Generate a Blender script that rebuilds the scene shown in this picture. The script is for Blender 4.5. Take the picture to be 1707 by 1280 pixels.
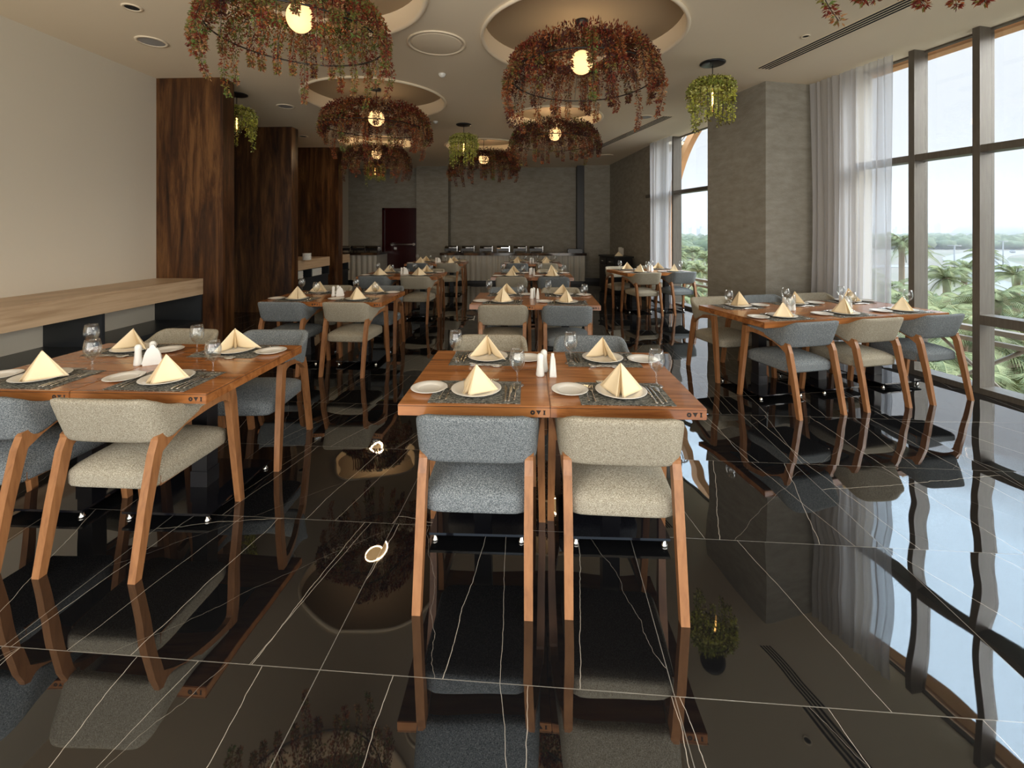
import bpy, bmesh, math, random
from mathutils import Vector, Matrix
R = math.radians; PI = math.pi
for o in list(bpy.data.objects): bpy.data.objects.remove(o)
scn = bpy.context.scene
COL = scn.collection

# ---------------------------------------------------------------- camera, world, sun, exposure
F = 735.0; HOR = 383.0; CX = 853.5; CAMH = 1.55; CEIL = 3.48
TH = math.atan((885-CX)/F)            # the camera looks this much left of the room's long axis
TW = math.atan((CX-690)/F)            # the window wall turns this much left of the lens axis
cam = bpy.data.cameras.new('camera'); camo = bpy.data.objects.new('camera', cam); COL.objects.link(camo)
camo.location = (0, 0, CAMH); camo.rotation_euler = (PI/2, 0, TH)
cam.sensor_width = 36; cam.lens = F/1707*36; cam.shift_y = -(640-HOR)/1707; cam.clip_start = .05; cam.clip_end = 5000
scn.camera = camo

world = bpy.data.worlds.new('sky'); scn.world = world; world.use_nodes = True
nt = world.node_tree; nt.nodes.clear()
n_out = nt.nodes.new('ShaderNodeOutputWorld'); n_bg = nt.nodes.new('ShaderNodeBackground')
n_tc = nt.nodes.new('ShaderNodeTexCoord'); n_sep = nt.nodes.new('ShaderNodeSeparateXYZ'); n_rmp = nt.nodes.new('ShaderNodeValToRGB')
nt.links.new(n_tc.outputs['Generated'], n_sep.inputs[0]); nt.links.new(n_sep.outputs['Z'], n_rmp.inputs[0])
nt.links.new(n_rmp.outputs[0], n_bg.inputs[0]); nt.links.new(n_bg.outputs[0], n_out.inputs[0])
cr = n_rmp.color_ramp
cr.elements[0].position = 0.0; cr.elements[0].color = (.195, .195, .20, 1)
cr.elements[1].position = 1.0; cr.elements[1].color = (1.1, 1.4, 1.7, 1)
for p, c in ((.12, (.235, .235, .24, 1)), (.32, (.29, .30, .32, 1)), (.42, (.90, 1.14, 1.38, 1))):
    e = cr.elements.new(p); e.color = c
n_bg.inputs[1].default_value = 3.1

sun = bpy.data.lights.new('sun', 'SUN'); suno = bpy.data.objects.new('sun', sun); COL.objects.link(suno)
sun.energy = 5.6; sun.angle = R(50); sun.color = (1, .93, .82)
suno.rotation_euler = Vector((-.86, .22, -.50)).to_track_quat('-Z', 'Y').to_euler()

al = bpy.data.lights.new('fill_behind', 'AREA'); alo = bpy.data.objects.new('fill_behind', al); COL.objects.link(alo)  # added fill lamp behind the camera, lifts ceiling and walls; no modelled source
al.shape = 'RECTANGLE'; al.size = 9; al.size_y = 3; al.energy = 330; al.color = (1, .94, .85)
alo.location = (0, -2.5, 1.3); alo.rotation_euler = (R(116), 0, 0)

vs = scn.view_settings
scn.display_settings.display_device = 'sRGB'
vs.view_transform = 'Standard'; vs.look = 'None'; vs.gamma = 1; vs.use_curve_mapping = False; vs.exposure = 0.18
cy = scn.cycles
cy.use_denoising = True
try: cy.denoiser = 'OPENIMAGEDENOISE'
except Exception: pass
cy.max_bounces = 7; cy.diffuse_bounces = 4; cy.glossy_bounces = 4; cy.transmission_bounces = 6; cy.transparent_max_bounces = 12
cy.caustics_reflective = False; cy.caustics_refractive = False; cy.sample_clamp_indirect = 5; cy.blur_glossy = .5

# ---------------------------------------------------------------- coordinates
def c2w(xc, d):                        # (right, ahead) of the lens -> room x, y
    return (xc*math.cos(TH) - d*math.sin(TH), xc*math.sin(TH) + d*math.cos(TH))
def P(px, y, z):                       # the point of height z seen at a pixel
    d = F*(CAMH-z)/(y-HOR); return c2w((px-CX)/F*d, d)
def uv(u, v):                          # axes of the window wall: u across the room, v along the glass
    xc = u*math.cos(TW) - v*math.sin(TW); d = u*math.sin(TW) + v*math.cos(TW); return c2w(xc, d)
RW = TH+TW

# ---------------------------------------------------------------- materials
def mat(name, col, rough=.5, metal=0, spec=.5, ior=None, emit=None, es=0, trans=0, coat=0):
    m = bpy.data.materials.new(name); m.use_nodes = True
    b = m.node_tree.nodes['Principled BSDF']
    b.inputs['Base Color'].default_value = (*col, 1); b.inputs['Roughness'].default_value = rough
    b.inputs['Metallic'].default_value = metal; b.inputs['Specular IOR Level'].default_value = spec
    if ior: b.inputs['IOR'].default_value = ior
    if emit: b.inputs['Emission Color'].default_value = (*emit, 1); b.inputs['Emission Strength'].default_value = es
    if trans: b.inputs['Transmission Weight'].default_value = trans
    if coat: b.inputs['Coat Weight'].default_value = coat; b.inputs['Coat Roughness'].default_value = .08
    return m
def nodes(m):
    t = m.node_tree; return t, t.nodes, t.links, t.nodes['Principled BSDF']
def noise_mat(name, cols, scale, stretch=(1, 1, 1), rough=.6, detail=5, bump=0, bscale=None, dist=0, rnd=False, spec=.4, nr=.6, coat=0, bd=.01, rng=(.3, .7)):
    m = mat(name, cols[0], rough, spec=spec, coat=coat); t, N, L, b = nodes(m)
    tc = N.new('ShaderNodeTexCoord'); mp = N.new('ShaderNodeMapping'); mp.inputs['Scale'].default_value = stretch
    L.new(tc.outputs['Object'], mp.inputs[0]); src = mp.outputs[0]
    if rnd:
        oi = N.new('ShaderNodeObjectInfo'); mu = N.new('ShaderNodeMath'); mu.operation = 'MULTIPLY'; mu.inputs[1].default_value = 37
        L.new(oi.outputs['Random'], mu.inputs[0]); L.new(mu.outputs[0], mp.inputs['Location'])
    nz = N.new('ShaderNodeTexNoise'); nz.inputs['Scale'].default_value = scale; nz.inputs['Detail'].default_value = detail
    nz.inputs['Roughness'].default_value = nr; nz.inputs['Distortion'].default_value = dist; L.new(src, nz.inputs['Vector'])
    rp = N.new('ShaderNodeValToRGB'); L.new(nz.outputs['Fac'], rp.inputs[0]); c = rp.color_ramp
    n = len(cols); lo, hi = rng
    c.elements[0].position = lo; c.elements[0].color = (*cols[0], 1); c.elements[1].position = hi; c.elements[1].color = (*cols[-1], 1)
    for i in range(1, n-1): e = c.elements.new(lo+(hi-lo)*i/(n-1)); e.color = (*cols[i], 1)
    L.new(rp.outputs[0], b.inputs['Base Color'])
    if bump:
        n2 = nz
        if bscale:
            n2 = N.new('ShaderNodeTexNoise'); n2.inputs['Scale'].default_value = bscale; n2.inputs['Detail'].default_value = 4; L.new(src, n2.inputs['Vector'])
        bp = N.new('ShaderNodeBump'); bp.inputs['Strength'].default_value = bump; bp.inputs['Distance'].default_value = bd
        L.new(n2.outputs['Fac'], bp.inputs['Height']); L.new(bp.outputs[0], b.inputs['Normal'])
    return m

M = {}
M['paint'] = mat('ivory_paint', (.64, .585, .485), .75, spec=.3)
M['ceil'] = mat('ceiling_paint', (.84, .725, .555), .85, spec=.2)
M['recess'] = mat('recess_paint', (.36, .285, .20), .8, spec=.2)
M['plaster'] = noise_mat('grey_plaster', [(.245, .228, .190), (.295, .277, .235), (.345, .326, .280)], 4.5, (1, 1, 2.6), .8, 10, .5, 30, spec=.25)
M['walnut'] = noise_mat('dark_walnut', [(.014, .005, .003), (.070, .027, .009), (.165, .075, .026)], 2.8, (3, 3, .3), .34, 9, .08, 30, .5, nr=.7, rng=(.36, .64))
M['oak'] = noise_mat('pale_oak', [(.40, .27, .16), (.54, .39, .25), (.60, .44, .29)], 3, (1, .35, 7), .42, 6, .03, nr=.6)
M['table'] = noise_mat('table_timber', [(.18, .058, .016), (.33, .122, .034), (.42, .17, .052)], 2.2, (.7, 6, 6), .26, 7, .05, None, .8, True, .5, .6, coat=.25, rng=(.34, .66))
M['beech'] = noise_mat('chair_timber', [(.20, .083, .032), (.285, .125, .048), (.335, .152, .062)], 7, (6, 6, .8), .36, 5, .03, None, .3, True)
def tweed(name, cols):
    m = noise_mat(name, cols, 210, (1, 1, 1.9), .95, 2, .9, None, spec=.1, nr=.7, rnd=True, bd=.004); return m
M['blue'] = tweed('blue_grey_tweed', [(.04, .047, .053), (.165, .186, .20), (.41, .43, .425)])
M['beige'] = tweed('beige_tweed', [(.17, .142, .095), (.34, .305, .235), (.57, .53, .43)])
M['napkin'] = mat('cream_cotton', (.86, .71, .475), .8, spec=.2)
M['china'] = mat('white_china', (.76, .73, .67), .18)
M['white'] = mat('white_ceramic', (.78, .78, .74), .25)
M['steel'] = mat('polished_steel', (.72, .70, .66), .16, metal=1)
M['chrome'] = mat('chrome', (.78, .78, .78), .08, metal=1)
M['darkchrome'] = mat('dark_chrome', (.20, .18, .16), .12, metal=1)
M['black'] = mat('black_metal', (.012, .012, .014), .3)
M['blackglass'] = mat('black_glass', (.006, .006, .008), .05)
M['charcoal'] = mat('charcoal_laminate', (.024, .028, .033), .3)
M['darkwood'] = mat('black_stained_wood', (.007, .006, .006), .45)
M['bronze'] = noise_mat('bronze_aluminium', [(.085, .072, .058), (.115, .10, .08)], 60, (1, 1, .1), .42)
M['grey'] = mat('grey_rail', (.22, .20, .17), .5)
M['lattice'] = mat('balustrade_bronze', (.16, .125, .09), .5)
M['orange'] = mat('terracotta_cladding', (.66, .33, .14), .6)
M['red'] = mat('dark_red_lacquer', (.036, .002, .003), .25)
M['fluted'] = mat('white_fluted_panel', (.52, .50, .44), .5)
M['marbletop'] = noise_mat('dark_brown_stone', [(.012, .009, .008), (.03, .018, .012), (.22, .12, .06)], 3, (1, 1, 1), .08, 6)
M['globe'] = mat('lit_globe', (.8, .7, .5), .5, emit=(1, .60, .25), es=1.35)
M['filament'] = mat('lit_filament', (1, .6, .2), .5, emit=(1, .50, .13), es=9)
M['dark_hole'] = mat('black_void', (.004, .004, .004), .9)
M['speaker'] = mat('speaker_mesh', (.34, .33, .32), .7)
M['logo'] = mat('burnt_mark', (.018, .010, .006), .8)
for k, c in {'l_red': (.135, .020, .010), 'l_orange': (.24, .068, .018), 'l_olive': (.14, .12, .028), 'l_green': (.10, .15, .035),
             'l_plum': (.05, .012, .010), 'l_tan': (.30, .16, .07), 'g_bright': (.46, .47, .08), 'g_mid': (.24, .28, .055), 'g_pale': (.62, .62, .22)}.items():
    m = mat('leaf_'+k[2:], c, .6, spec=.25); M[k] = m
M['twig'] = mat('black_wire', (.01, .008, .007), .5)
# placemat weave
m = noise_mat('woven_placemat', [(.008, .010, .009), (.05, .052, .045), (.46, .44, .38)], 42, (1, 5, 1), .7, 5, .5, None, spec=.2, nr=.8, rng=(.38, .60)); M['mat'] = m
# thin window glass
m = bpy.data.materials.new('window_glass'); m.use_nodes = True; t = m.node_tree; t.nodes.clear()
o_ = t.nodes.new('ShaderNodeOutputMaterial'); mx = t.nodes.new('ShaderNodeMixShader'); tr = t.nodes.new('ShaderNodeBsdfTransparent'); gl = t.nodes.new('ShaderNodeBsdfGlossy')
tr.inputs[0].default_value = (.95, .96, .96, 1); gl.inputs['Roughness'].default_value = .02; mx.inputs[0].default_value = .05
t.links.new(tr.outputs[0], mx.inputs[1]); t.links.new(gl.outputs[0], mx.inputs[2]); t.links.new(mx.outputs[0], o_.inputs[0]); M['pane'] = m
# sheer curtain
m = bpy.data.materials.new('sheer_voile'); m.use_nodes = True; t = m.node_tree; t.nodes.clear()
o_ = t.nodes.new('ShaderNodeOutputMaterial'); mx = t.nodes.new('ShaderNodeMixShader'); tr = t.nodes.new('ShaderNodeBsdfTransparent')
m2 = t.nodes.new('ShaderNodeMixShader'); tl = t.nodes.new('ShaderNodeBsdfTranslucent'); df = t.nodes.new('ShaderNodeBsdfDiffuse')
tl.inputs[0].default_value = (.62, .64, .69, 1); df.inputs[0].default_value = (.62, .60, .60, 1); m2.inputs[0].default_value = .5
lw = t.nodes.new('ShaderNodeLayerWeight'); lw.inputs[0].default_value = .35; mr = t.nodes.new('ShaderNodeMapRange')
mr.inputs[3].default_value = .70; mr.inputs[4].default_value = .97; t.links.new(lw.outputs['Facing'], mr.inputs[0]); t.links.new(mr.outputs[0], mx.inputs[0])
t.links.new(tl.outputs[0], m2.inputs[1]); t.links.new(df.outputs[0], m2.inputs[2]); t.links.new(tr.outputs[0], mx.inputs[1]); t.links.new(m2.outputs[0], mx.inputs[2]); t.links.new(mx.outputs[0], o_.inputs[0]); M['voile'] = m
# drinking glass: thin shell that lets light through
m = bpy.data.materials.new('clear_crystal'); m.use_nodes = True; t = m.node_tree; t.nodes.clear()
o_ = t.nodes.new('ShaderNodeOutputMaterial'); mx = t.nodes.new('ShaderNodeMixShader'); tr = t.nodes.new('ShaderNodeBsdfTransparent'); gl = t.nodes.new('ShaderNodeBsdfGlossy')
lw = t.nodes.new('ShaderNodeLayerWeight'); lw.inputs[0].default_value = .28; mr = t.nodes.new('ShaderNodeMapRange'); mr.inputs[3].default_value = .04; mr.inputs[4].default_value = .5
t.links.new(lw.outputs['Facing'], mr.inputs[0]); t.links.new(mr.outputs[0], mx.inputs[0])
tr.inputs[0].default_value = (.94, .95, .95, 1); gl.inputs['Roughness'].default_value = .03; gl.inputs[0].default_value = (.95, .95, .95, 1)
t.links.new(tr.outputs[0], mx.inputs[1]); t.links.new(gl.outputs[0], mx.inputs[2]); t.links.new(mx.outputs[0], o_.inputs[0]); M['crystal'] = m

def marble():
    m = mat('black_veined_marble', (.006, .006, .0065), .018, spec=.5, ior=2.3); t, N, L, b = nodes(m)
    tc = N.new('ShaderNodeTexCoord'); sx = N.new('ShaderNodeSeparateXYZ'); rt = N.new('ShaderNodeMapping'); rt.inputs['Rotation'].default_value = (0, 0, R(1.7)); L.new(tc.outputs['Object'], rt.inputs[0]); L.new(rt.outputs[0], sx.inputs[0])
    TX, TY, OX, OY = 1.22, .775, .433, 1.50
    def mth(op, a, b_=None, c=None):
        n = N.new('ShaderNodeMath'); n.operation = op
        for i, v in enumerate((a, b_, c)):
            if v is None: continue
            if isinstance(v, (int, float)): n.inputs[i].default_value = v
            else: L.new(v, n.inputs[i])
        return n.outputs[0]
    ax = mth('DIVIDE', mth('SUBTRACT', sx.outputs[0], OX), TX); ay = mth('DIVIDE', mth('SUBTRACT', sx.outputs[1], OY), TY)
    fx = mth('FLOOR', ax); fy = mth('FLOOR', ay)
    def edge(a, f, T):
        fr = mth('SUBTRACT', a, f); d = mth('MINIMUM', fr, mth('SUBTRACT', 1.0, fr)); return mth('MULTIPLY', d, T)
    g = mth('LESS_THAN', mth('MINIMUM', edge(ax, fx, TX), edge(ay, fy, TY)), .0016)
    cb = N.new('ShaderNodeCombineXYZ'); L.new(fx, cb.inputs[0]); L.new(fy, cb.inputs[1])
    wn = N.new('ShaderNodeTexWhiteNoise'); wn.noise_dimensions = '2D'; L.new(cb.outputs[0], wn.inputs['Vector'])
    off = N.new('ShaderNodeVectorMath'); off.operation = 'MULTIPLY_ADD'; off.inputs[1].default_value = (9, 9, 9)
    L.new(wn.outputs['Color'], off.inputs[0]); L.new(tc.outputs['Object'], off.inputs[2])
    cb2 = N.new('ShaderNodeVectorMath'); cb2.operation = 'ADD'; cb2.inputs[1].default_value = (31.7, 12.3, 0); L.new(cb.outputs[0], cb2.inputs[0])
    wn2 = N.new('ShaderNodeTexWhiteNoise'); wn2.noise_dimensions = '2D'; L.new(cb2.outputs[0], wn2.inputs['Vector'])
    s1 = N.new('ShaderNodeSeparateColor'); L.new(wn.outputs['Color'], s1.inputs[0]); s2 = N.new('ShaderNodeSeparateColor'); L.new(wn2.outputs['Color'], s2.inputs[0])
    wob = N.new('ShaderNodeTexNoise'); wob.inputs['Scale'].default_value = 3.2; wob.inputs['Detail'].default_value = 4; wob.inputs['Roughness'].default_value = .62; L.new(off.outputs[0], wob.inputs['Vector'])
    wv = mth('SUBTRACT', wob.outputs['Fac'], .5); X_, Y_ = rt.outputs[0], None
    def vein(a, b_, kk, kspan, P_, ph, w, on, lim, wamp):
        k_ = mth('MULTIPLY', mth('SUBTRACT', kk, .5), kspan); x = mth('ADD', mth('MULTIPLY_ADD', b_, k_, a), mth('MULTIPLY', wv, wamp))
        q = mth('FRACT', mth('ADD', mth('DIVIDE', x, P_), ph)); d = mth('MULTIPLY', mth('ABSOLUTE', mth('SUBTRACT', q, .5)), P_)
        r = N.new('ShaderNodeMapRange'); r.inputs[1].default_value = w*.5; r.inputs[2].default_value = w*1.5; r.inputs[3].default_value = 1; r.inputs[4].default_value = 0; L.new(d, r.inputs[0])
        return mth('MULTIPLY', r.outputs[0], mth('LESS_THAN', on, lim))
    sxo, syo = sx.outputs[0], sx.outputs[1]
    v1 = vein(sxo, syo, s1.outputs[0], .9, .47, s1.outputs[1], .0011, s1.outputs[2], .85, .05)
    v2 = vein(sxo, syo, s2.outputs[0], .5, .71, s2.outputs[1], .0008, s2.outputs[2], .7, .03)
    v3 = mth('MAXIMUM', vein(syo, sxo, s1.outputs[1], .5, 1.1, s2.outputs[0], .0014, s2.outputs[1], .42, .09), mth('MULTIPLY', .45, vein(sxo, syo, s2.outputs[2], 2.4, .83, s1.outputs[0], .0008, s1.outputs[1], .6, .12)))
    v = mth('MAXIMUM', mth('MAXIMUM', v1, v2), v3)
    mx = N.new('ShaderNodeMix'); mx.data_type = 'RGBA'; mx.inputs[6].default_value = (.006, .006, .0065, 1); mx.inputs[7].default_value = (.50, .44, .36, 1); L.new(mth('MULTIPLY', v, .95), mx.inputs[0])
    mg = N.new('ShaderNodeMix'); mg.data_type = 'RGBA'; L.new(g, mg.inputs[0]); L.new(mx.outputs[2], mg.inputs[6]); mg.inputs[7].default_value = (.19, .175, .15, 1)
    L.new(mg.outputs[2], b.inputs['Base Color'])
    nb = N.new('ShaderNodeTexNoise'); nb.inputs['Scale'].default_value = 1.6; nb.inputs['Detail'].default_value = 1; L.new(off.outputs[0], nb.inputs['Vector'])
    bp = N.new('ShaderNodeBump'); bp.inputs['Strength'].default_value = .5; bp.inputs['Distance'].default_value = .015
    L.new(nb.outputs['Fac'], bp.inputs['Height']); L.new(bp.outputs[0], b.inputs['Normal'])
    return m
M['marble'] = marble()

# ---------------------------------------------------------------- mesh helpers
class MB:
    def __init__(s): s.v = []; s.f = []; s.m = []; s.sm = []
    def add(s, vs_, fs, mi=0, smooth=False, mx=None):
        b = len(s.v)
        s.v += [tuple(mx @ Vector(v)) for v in vs_] if mx else [tuple(v) for v in vs_]
        for f in fs: s.f.append(tuple(b+i for i in f)); s.m.append(mi); s.sm.append(smooth)
        return s
    def box(s, x0, x1, y0, y1, z0, z1, mi=0, mx=None):
        v = [(x, y, z) for z in (z0, z1) for y in (y0, y1) for x in (x0, x1)]
        return s.add(v, [(0, 2, 3, 1), (4, 5, 7, 6), (0, 1, 5, 4), (2, 6, 7, 3), (0, 4, 6, 2), (1, 3, 7, 5)], mi, False, mx)
    def loft(s, rings, mi=0, smooth=False, closed=True, caps=True, mx=None):
        n = len(rings[0]); v = [p for r in rings for p in r]; f = []
        for i in range(len(rings)-1):
            for j in range(n if closed else n-1):
                k = (j+1) % n; f.append((i*n+j, i*n+k, (i+1)*n+k, (i+1)*n+j))
        if caps and closed: f.append(tuple(range(n))[::-1]); f.append(tuple((len(rings)-1)*n+j for j in range(n)))
        return s.add(v, f, mi, smooth, mx)
    def lathe(s, prof, n=20, mi=0, c=(0, 0, 0), smooth=True, mx=None, caps=False):
        rings = [[(c[0]+r*math.cos(2*PI*k/n), c[1]+r*math.sin(2*PI*k/n), c[2]+z) for k in range(n)] for r, z in prof]
        return s.loft(rings, mi, smooth, True, caps, mx)
    def cyl(s, c, r, h, n=16, mi=0, r2=None, smooth=True):
        r2 = r if r2 is None else r2
        s.lathe([(r, 0), (r2, h)], n, mi, c, smooth); a = [(c[0]+r*math.cos(2*PI*k/n), c[1]+r*math.sin(2*PI*k/n), c[2]) for k in range(n)]
        b = [(c[0]+r2*math.cos(2*PI*k/n), c[1]+r2*math.sin(2*PI*k/n), c[2]+h) for k in range(n)]
        s.add(a, [tuple(range(n))[::-1]], mi); s.add(b, [tuple(range(n))], mi); return s
    def tube(s, pts, r, n=6, mi=0, closed=False):
        pts = [Vector(p) for p in pts]; rings = []; N_ = len(pts)
        for i, p in enumerate(pts):
            a = pts[(i-1) % N_] if (closed or i > 0) else p; b = pts[(i+1) % N_] if (closed or i < N_-1) else p
            d = (b-a).normalized(); up = Vector((0, 0, 1)) if abs(d.z) < .9 else Vector((1, 0, 0))
            x = d.cross(up).normalized(); y = x.cross(d).normalized(); rr = r[i] if isinstance(r, list) else r
            rings.append([tuple(p + x*rr*math.cos(2*PI*k/n) + y*rr*math.sin(2*PI*k/n)) for k in range(n)])
        if closed: rings.append(rings[0])
        return s.loft(rings, mi, True, True, not closed)
    def mesh(s, name, mats, fix=True):
        me = bpy.data.meshes.new(name); me.from_pydata(s.v, [], s.f)
        for m_ in (mats if isinstance(mats, (list, tuple)) else [mats]): me.materials.append(M[m_] if isinstance(m_, str) else m_)
        me.polygons.foreach_set('material_index', s.m); me.polygons.foreach_set('use_smooth', s.sm)
        if fix:
            b = bmesh.new(); b.from_mesh(me); bmesh.ops.recalc_face_normals(b, faces=b.faces); b.to_mesh(me); b.free()
        me.update(); return me
def box(name, mats, *a): return MB().box(*a).mesh(name, mats)

def link(name, data, parent=None, loc=(0, 0, 0), rz=0, rot=None, sc=None):
    o = bpy.data.objects.new(name, data); COL.objects.link(o)
    if parent: o.parent = parent
    o.location = loc; o.rotation_euler = rot if rot else (0, 0, rz)
    if sc: o.scale = sc
    return o
def tag(o, label, cat, group=None):
    o['label'] = label; o['category'] = cat
    if group: o['group'] = group
    return o
def struct(name, me, loc=(0, 0, 0), rz=0, label=None):
    o = link(name, me, None, loc, rz); o['kind'] = 'structure'
    if label: o['label'] = label
    return o
# a kind is (name, own mesh or None, [children as (name, mesh, children, label)])
def make(kind, loc, rz, label, cat, group=None, parent=None):
    name, me, ch = kind
    o = link(name, me, parent, loc, rz)
    if parent is None: tag(o, label, cat, group)
    for c in ch:
        q = make((c[0], c[1], c[2]), (0, 0, 0), 0, None, None, None, o)
        if len(c) > 3 and c[3]: q['label'] = c[3]
        if len(c) > 4: q.location = c[4][:3]; q.rotation_euler = (0, 0, c[4][3])
    return o
def cat_interp(pts, n):
    out = []; P_ = [pts[0]]+list(pts)+[pts[-1]]
    for i in range(1, len(P_)-2):
        for k in range(n):
            t = k/n; p0, p1, p2, p3 = P_[i-1], P_[i], P_[i+1], P_[i+2]
            out.append(tuple(.5*((2*b)+(-a+c)*t+(2*a-5*b+4*c-d)*t*t+(-a+3*b-3*c+d)*t**3) for a, b, c, d in zip(p0, p1, p2, p3)))
    out.append(tuple(pts[-1])); return out

# ================================================================ THE ROOM
WX = -4.77                                             # left wall
YB = 13.25                                             # back wall
struct('floor', box('floor', 'marble', -7.5, 7.5, -2.6, 14.2, -.12, 0))
# ceiling with round recesses
recs = [(c2w(.70, 4.43), .98), (c2w(-2.02, 6.56), 1.0), (c2w(.74, 7.63), .79), (c2w(-2.96, 9.64), .78), (c2w(-.65, 10.15), .86), (c2w(-1.66, 3.45), .95), (c2w(2.2, 1.4), .95)]
bm = bmesh.new()
def loop(pts):
    vs_ = [bm.verts.new(p) for p in pts]
    return [bm.edges.new((vs_[i], vs_[(i+1) % len(vs_)])) for i in range(len(vs_))]
ed = loop([(-7.5, -2.6, CEIL), (7.5, -2.6, CEIL), (7.5, 14.2, CEIL), (-7.5, 14.2, CEIL)])
for (c, r) in recs: ed += loop([(c[0]+r*math.cos(2*PI*k/64), c[1]+r*math.sin(2*PI*k/64), CEIL) for k in range(64)])
bmesh.ops.triangle_fill(bm, use_beauty=True, edges=ed)
bad = [f for f in bm.faces if any((f.calc_center_median().xy-Vector(c)).length < r*.98 for c, r in recs)]
bmesh.ops.delete(bm, geom=bad, context='FACES')
# keep what lies over the room: the glass line cuts the slab off, so daylight reaches the windows
cut = uv(5.445, 0); nrm = Vector((math.cos(RW), math.sin(RW), 0))
bmesh.ops.bisect_plane(bm, geom=bm.verts[:]+bm.edges[:]+bm.faces[:], plane_co=(cut[0], cut[1], 0), plane_no=nrm, clear_outer=True)
me = bpy.data.meshes.new('ceiling'); bm.to_mesh(me); bm.free(); me.materials.append(M['ceil'])
struct('ceiling', me)
for i, (c, r) in enumerate(recs):
    b = MB(); b.lathe([(r, 0), (r, .17)], 64, 0); b.lathe([(r+.035, -.001), (r+.04, -.016), (r+.02, -.028), (r, -.018), (r-.004, 0)], 64, 0)
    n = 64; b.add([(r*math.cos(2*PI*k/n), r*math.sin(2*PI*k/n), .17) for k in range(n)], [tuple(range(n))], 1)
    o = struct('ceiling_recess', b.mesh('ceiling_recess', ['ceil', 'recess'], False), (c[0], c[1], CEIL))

# floor outside the glass is cut away too
fl = bpy.data.objects['floor'].data; b = bmesh.new(); b.from_mesh(fl)
cut = uv(5.62, 0); r_ = bmesh.ops.bisect_plane(b, geom=b.verts[:]+b.edges[:]+b.faces[:], plane_co=(cut[0], cut[1], 0), plane_no=nrm, clear_outer=True)
bmesh.ops.holes_fill(b, edges=[e for e in b.edges if e.is_boundary]); b.to_mesh(fl); b.free()

struct('ceiling_rear_corner', box('ceiling_rear', 'ceil', 5.40, 6.2, 8.95, 13.9, CEIL+.0005, CEIL+.08), rz=RW)
struct('floor_rear_corner', box('floor_rear', 'darkwood', 5.60, 6.1, 9.3, 13.9, -.1, -.001), rz=RW)
struct('wall_left', MB().box(WX-.2, WX, -2.6, 5.42, 0, CEIL+.02).mesh('wall_left', 'paint'))
struct('wall_left_rear', MB().box(-5.95, -5.75, 5.42, YB+.7, 0, CEIL+.02).mesh('wl2', 'paint'))
struct('wall_back', MB().box(-5.95, 3.6, YB+.42, YB+.62, 0, CEIL+.02).mesh('wall_back', 'plaster'))
def xat(px, Y):                       # room x seen at a pixel column on the plane y = Y
    k = (px-CX)/F; c_, s_ = math.cos(TH), math.sin(TH); d = Y/(k*s_+c_); return k*d*c_-d*s_
xa, xb = xat(694, YB), xat(747, YB)
struct('pillar_back', MB().box(xa, xb, YB, YB+.42, 0, CEIL).mesh('pb', 'plaster'))
xc_, xd = xat(974, YB), xat(1031, YB)
struct('pillar_back_window_side', MB().box(xc_, xd+.2, YB, YB+.42, 0, CEIL).mesh('pb2', 'plaster'))
struct('trim_1', MB().box(xat(962, YB+.1), xc_+.002, YB+.08, YB+.42, 0, CEIL).mesh('dark_strip', 'darkwood'))
struct('baseboard_back', MB().box(xc_, xd, YB-.02, YB, 0, .11).box(xa, xb, YB-.02, YB, 0, .11).mesh('bbk', 'darkwood'))
# door in the rear left corner
dx0, dx1 = xat(640, YB+.3), xa-.01
d = struct('door_1', MB().box(dx0, dx1, YB+.38, YB+.43, 0, 2.17).mesh('door_leaf', 'red'), label='dark red lacquered service door')
f_ = link('door_frame', MB().box(dx0-.07, dx0, YB+.34, YB+.43, 0, 2.23).box(dx0-.07, dx1, YB+.34, YB+.43, 2.17, 2.23).mesh('door_frame', 'red'), d)
h_ = link('push_bar', MB().box(dx0+.2, dx1-.1, YB+.28, YB+.31, 1.08, 1.12).box(dx0+.22, dx0+.27, YB+.3, YB+.38, 1.06, 1.14).box(dx1-.18, dx1-.13, YB+.3, YB+.38, 1.06, 1.14).mesh('push_bar', 'steel'), d); h_['label'] = 'steel push bar'
link('lock_plate', MB().box(dx0+.3, dx0+.38, YB+.365, YB+.38, .92, 1.0).mesh('lock_plate', 'steel'), d)
# side wall next to the cabinet, from the last window to the back
p0 = c2w(3.145+.02, 9.75); p1 = c2w(2.90, 13.35); v0 = Vector(p0); v1 = Vector(p1); dr = (v1-v0).normalized(); nr_ = Vector((dr.y, -dr.x))
q = [v0, v1, v1+nr_*.3, v0+nr_*.3]
struct('wall_right', MB().loft([[(a.x, a.y, 0) for a in q], [(a.x, a.y, CEIL+.02) for a in q]]).mesh('wr', 'plaster'))
struct('baseboard_right', MB().loft([[(a.x, a.y, z) for a in (v0, v1, v1-nr_*.02, v0-nr_*.02)] for z in (0, .11)]).mesh('brr', 'darkwood'))
# plaster column between the two windows, and the jamb behind the curtain
struct('pillar_window', MB().box(4.456, 5.19, 4.869, 6.03, 0, CEIL).box(5.19, 5.5, 4.9, 6.0, 0, CEIL).mesh('cw', 'plaster'), rz=RW)
struct('wall_window_jamb', MB().box(5.25, 5.5, 4.33, 4.9, 0, CEIL).mesh('wj', 'paint'), rz=RW)

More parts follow.
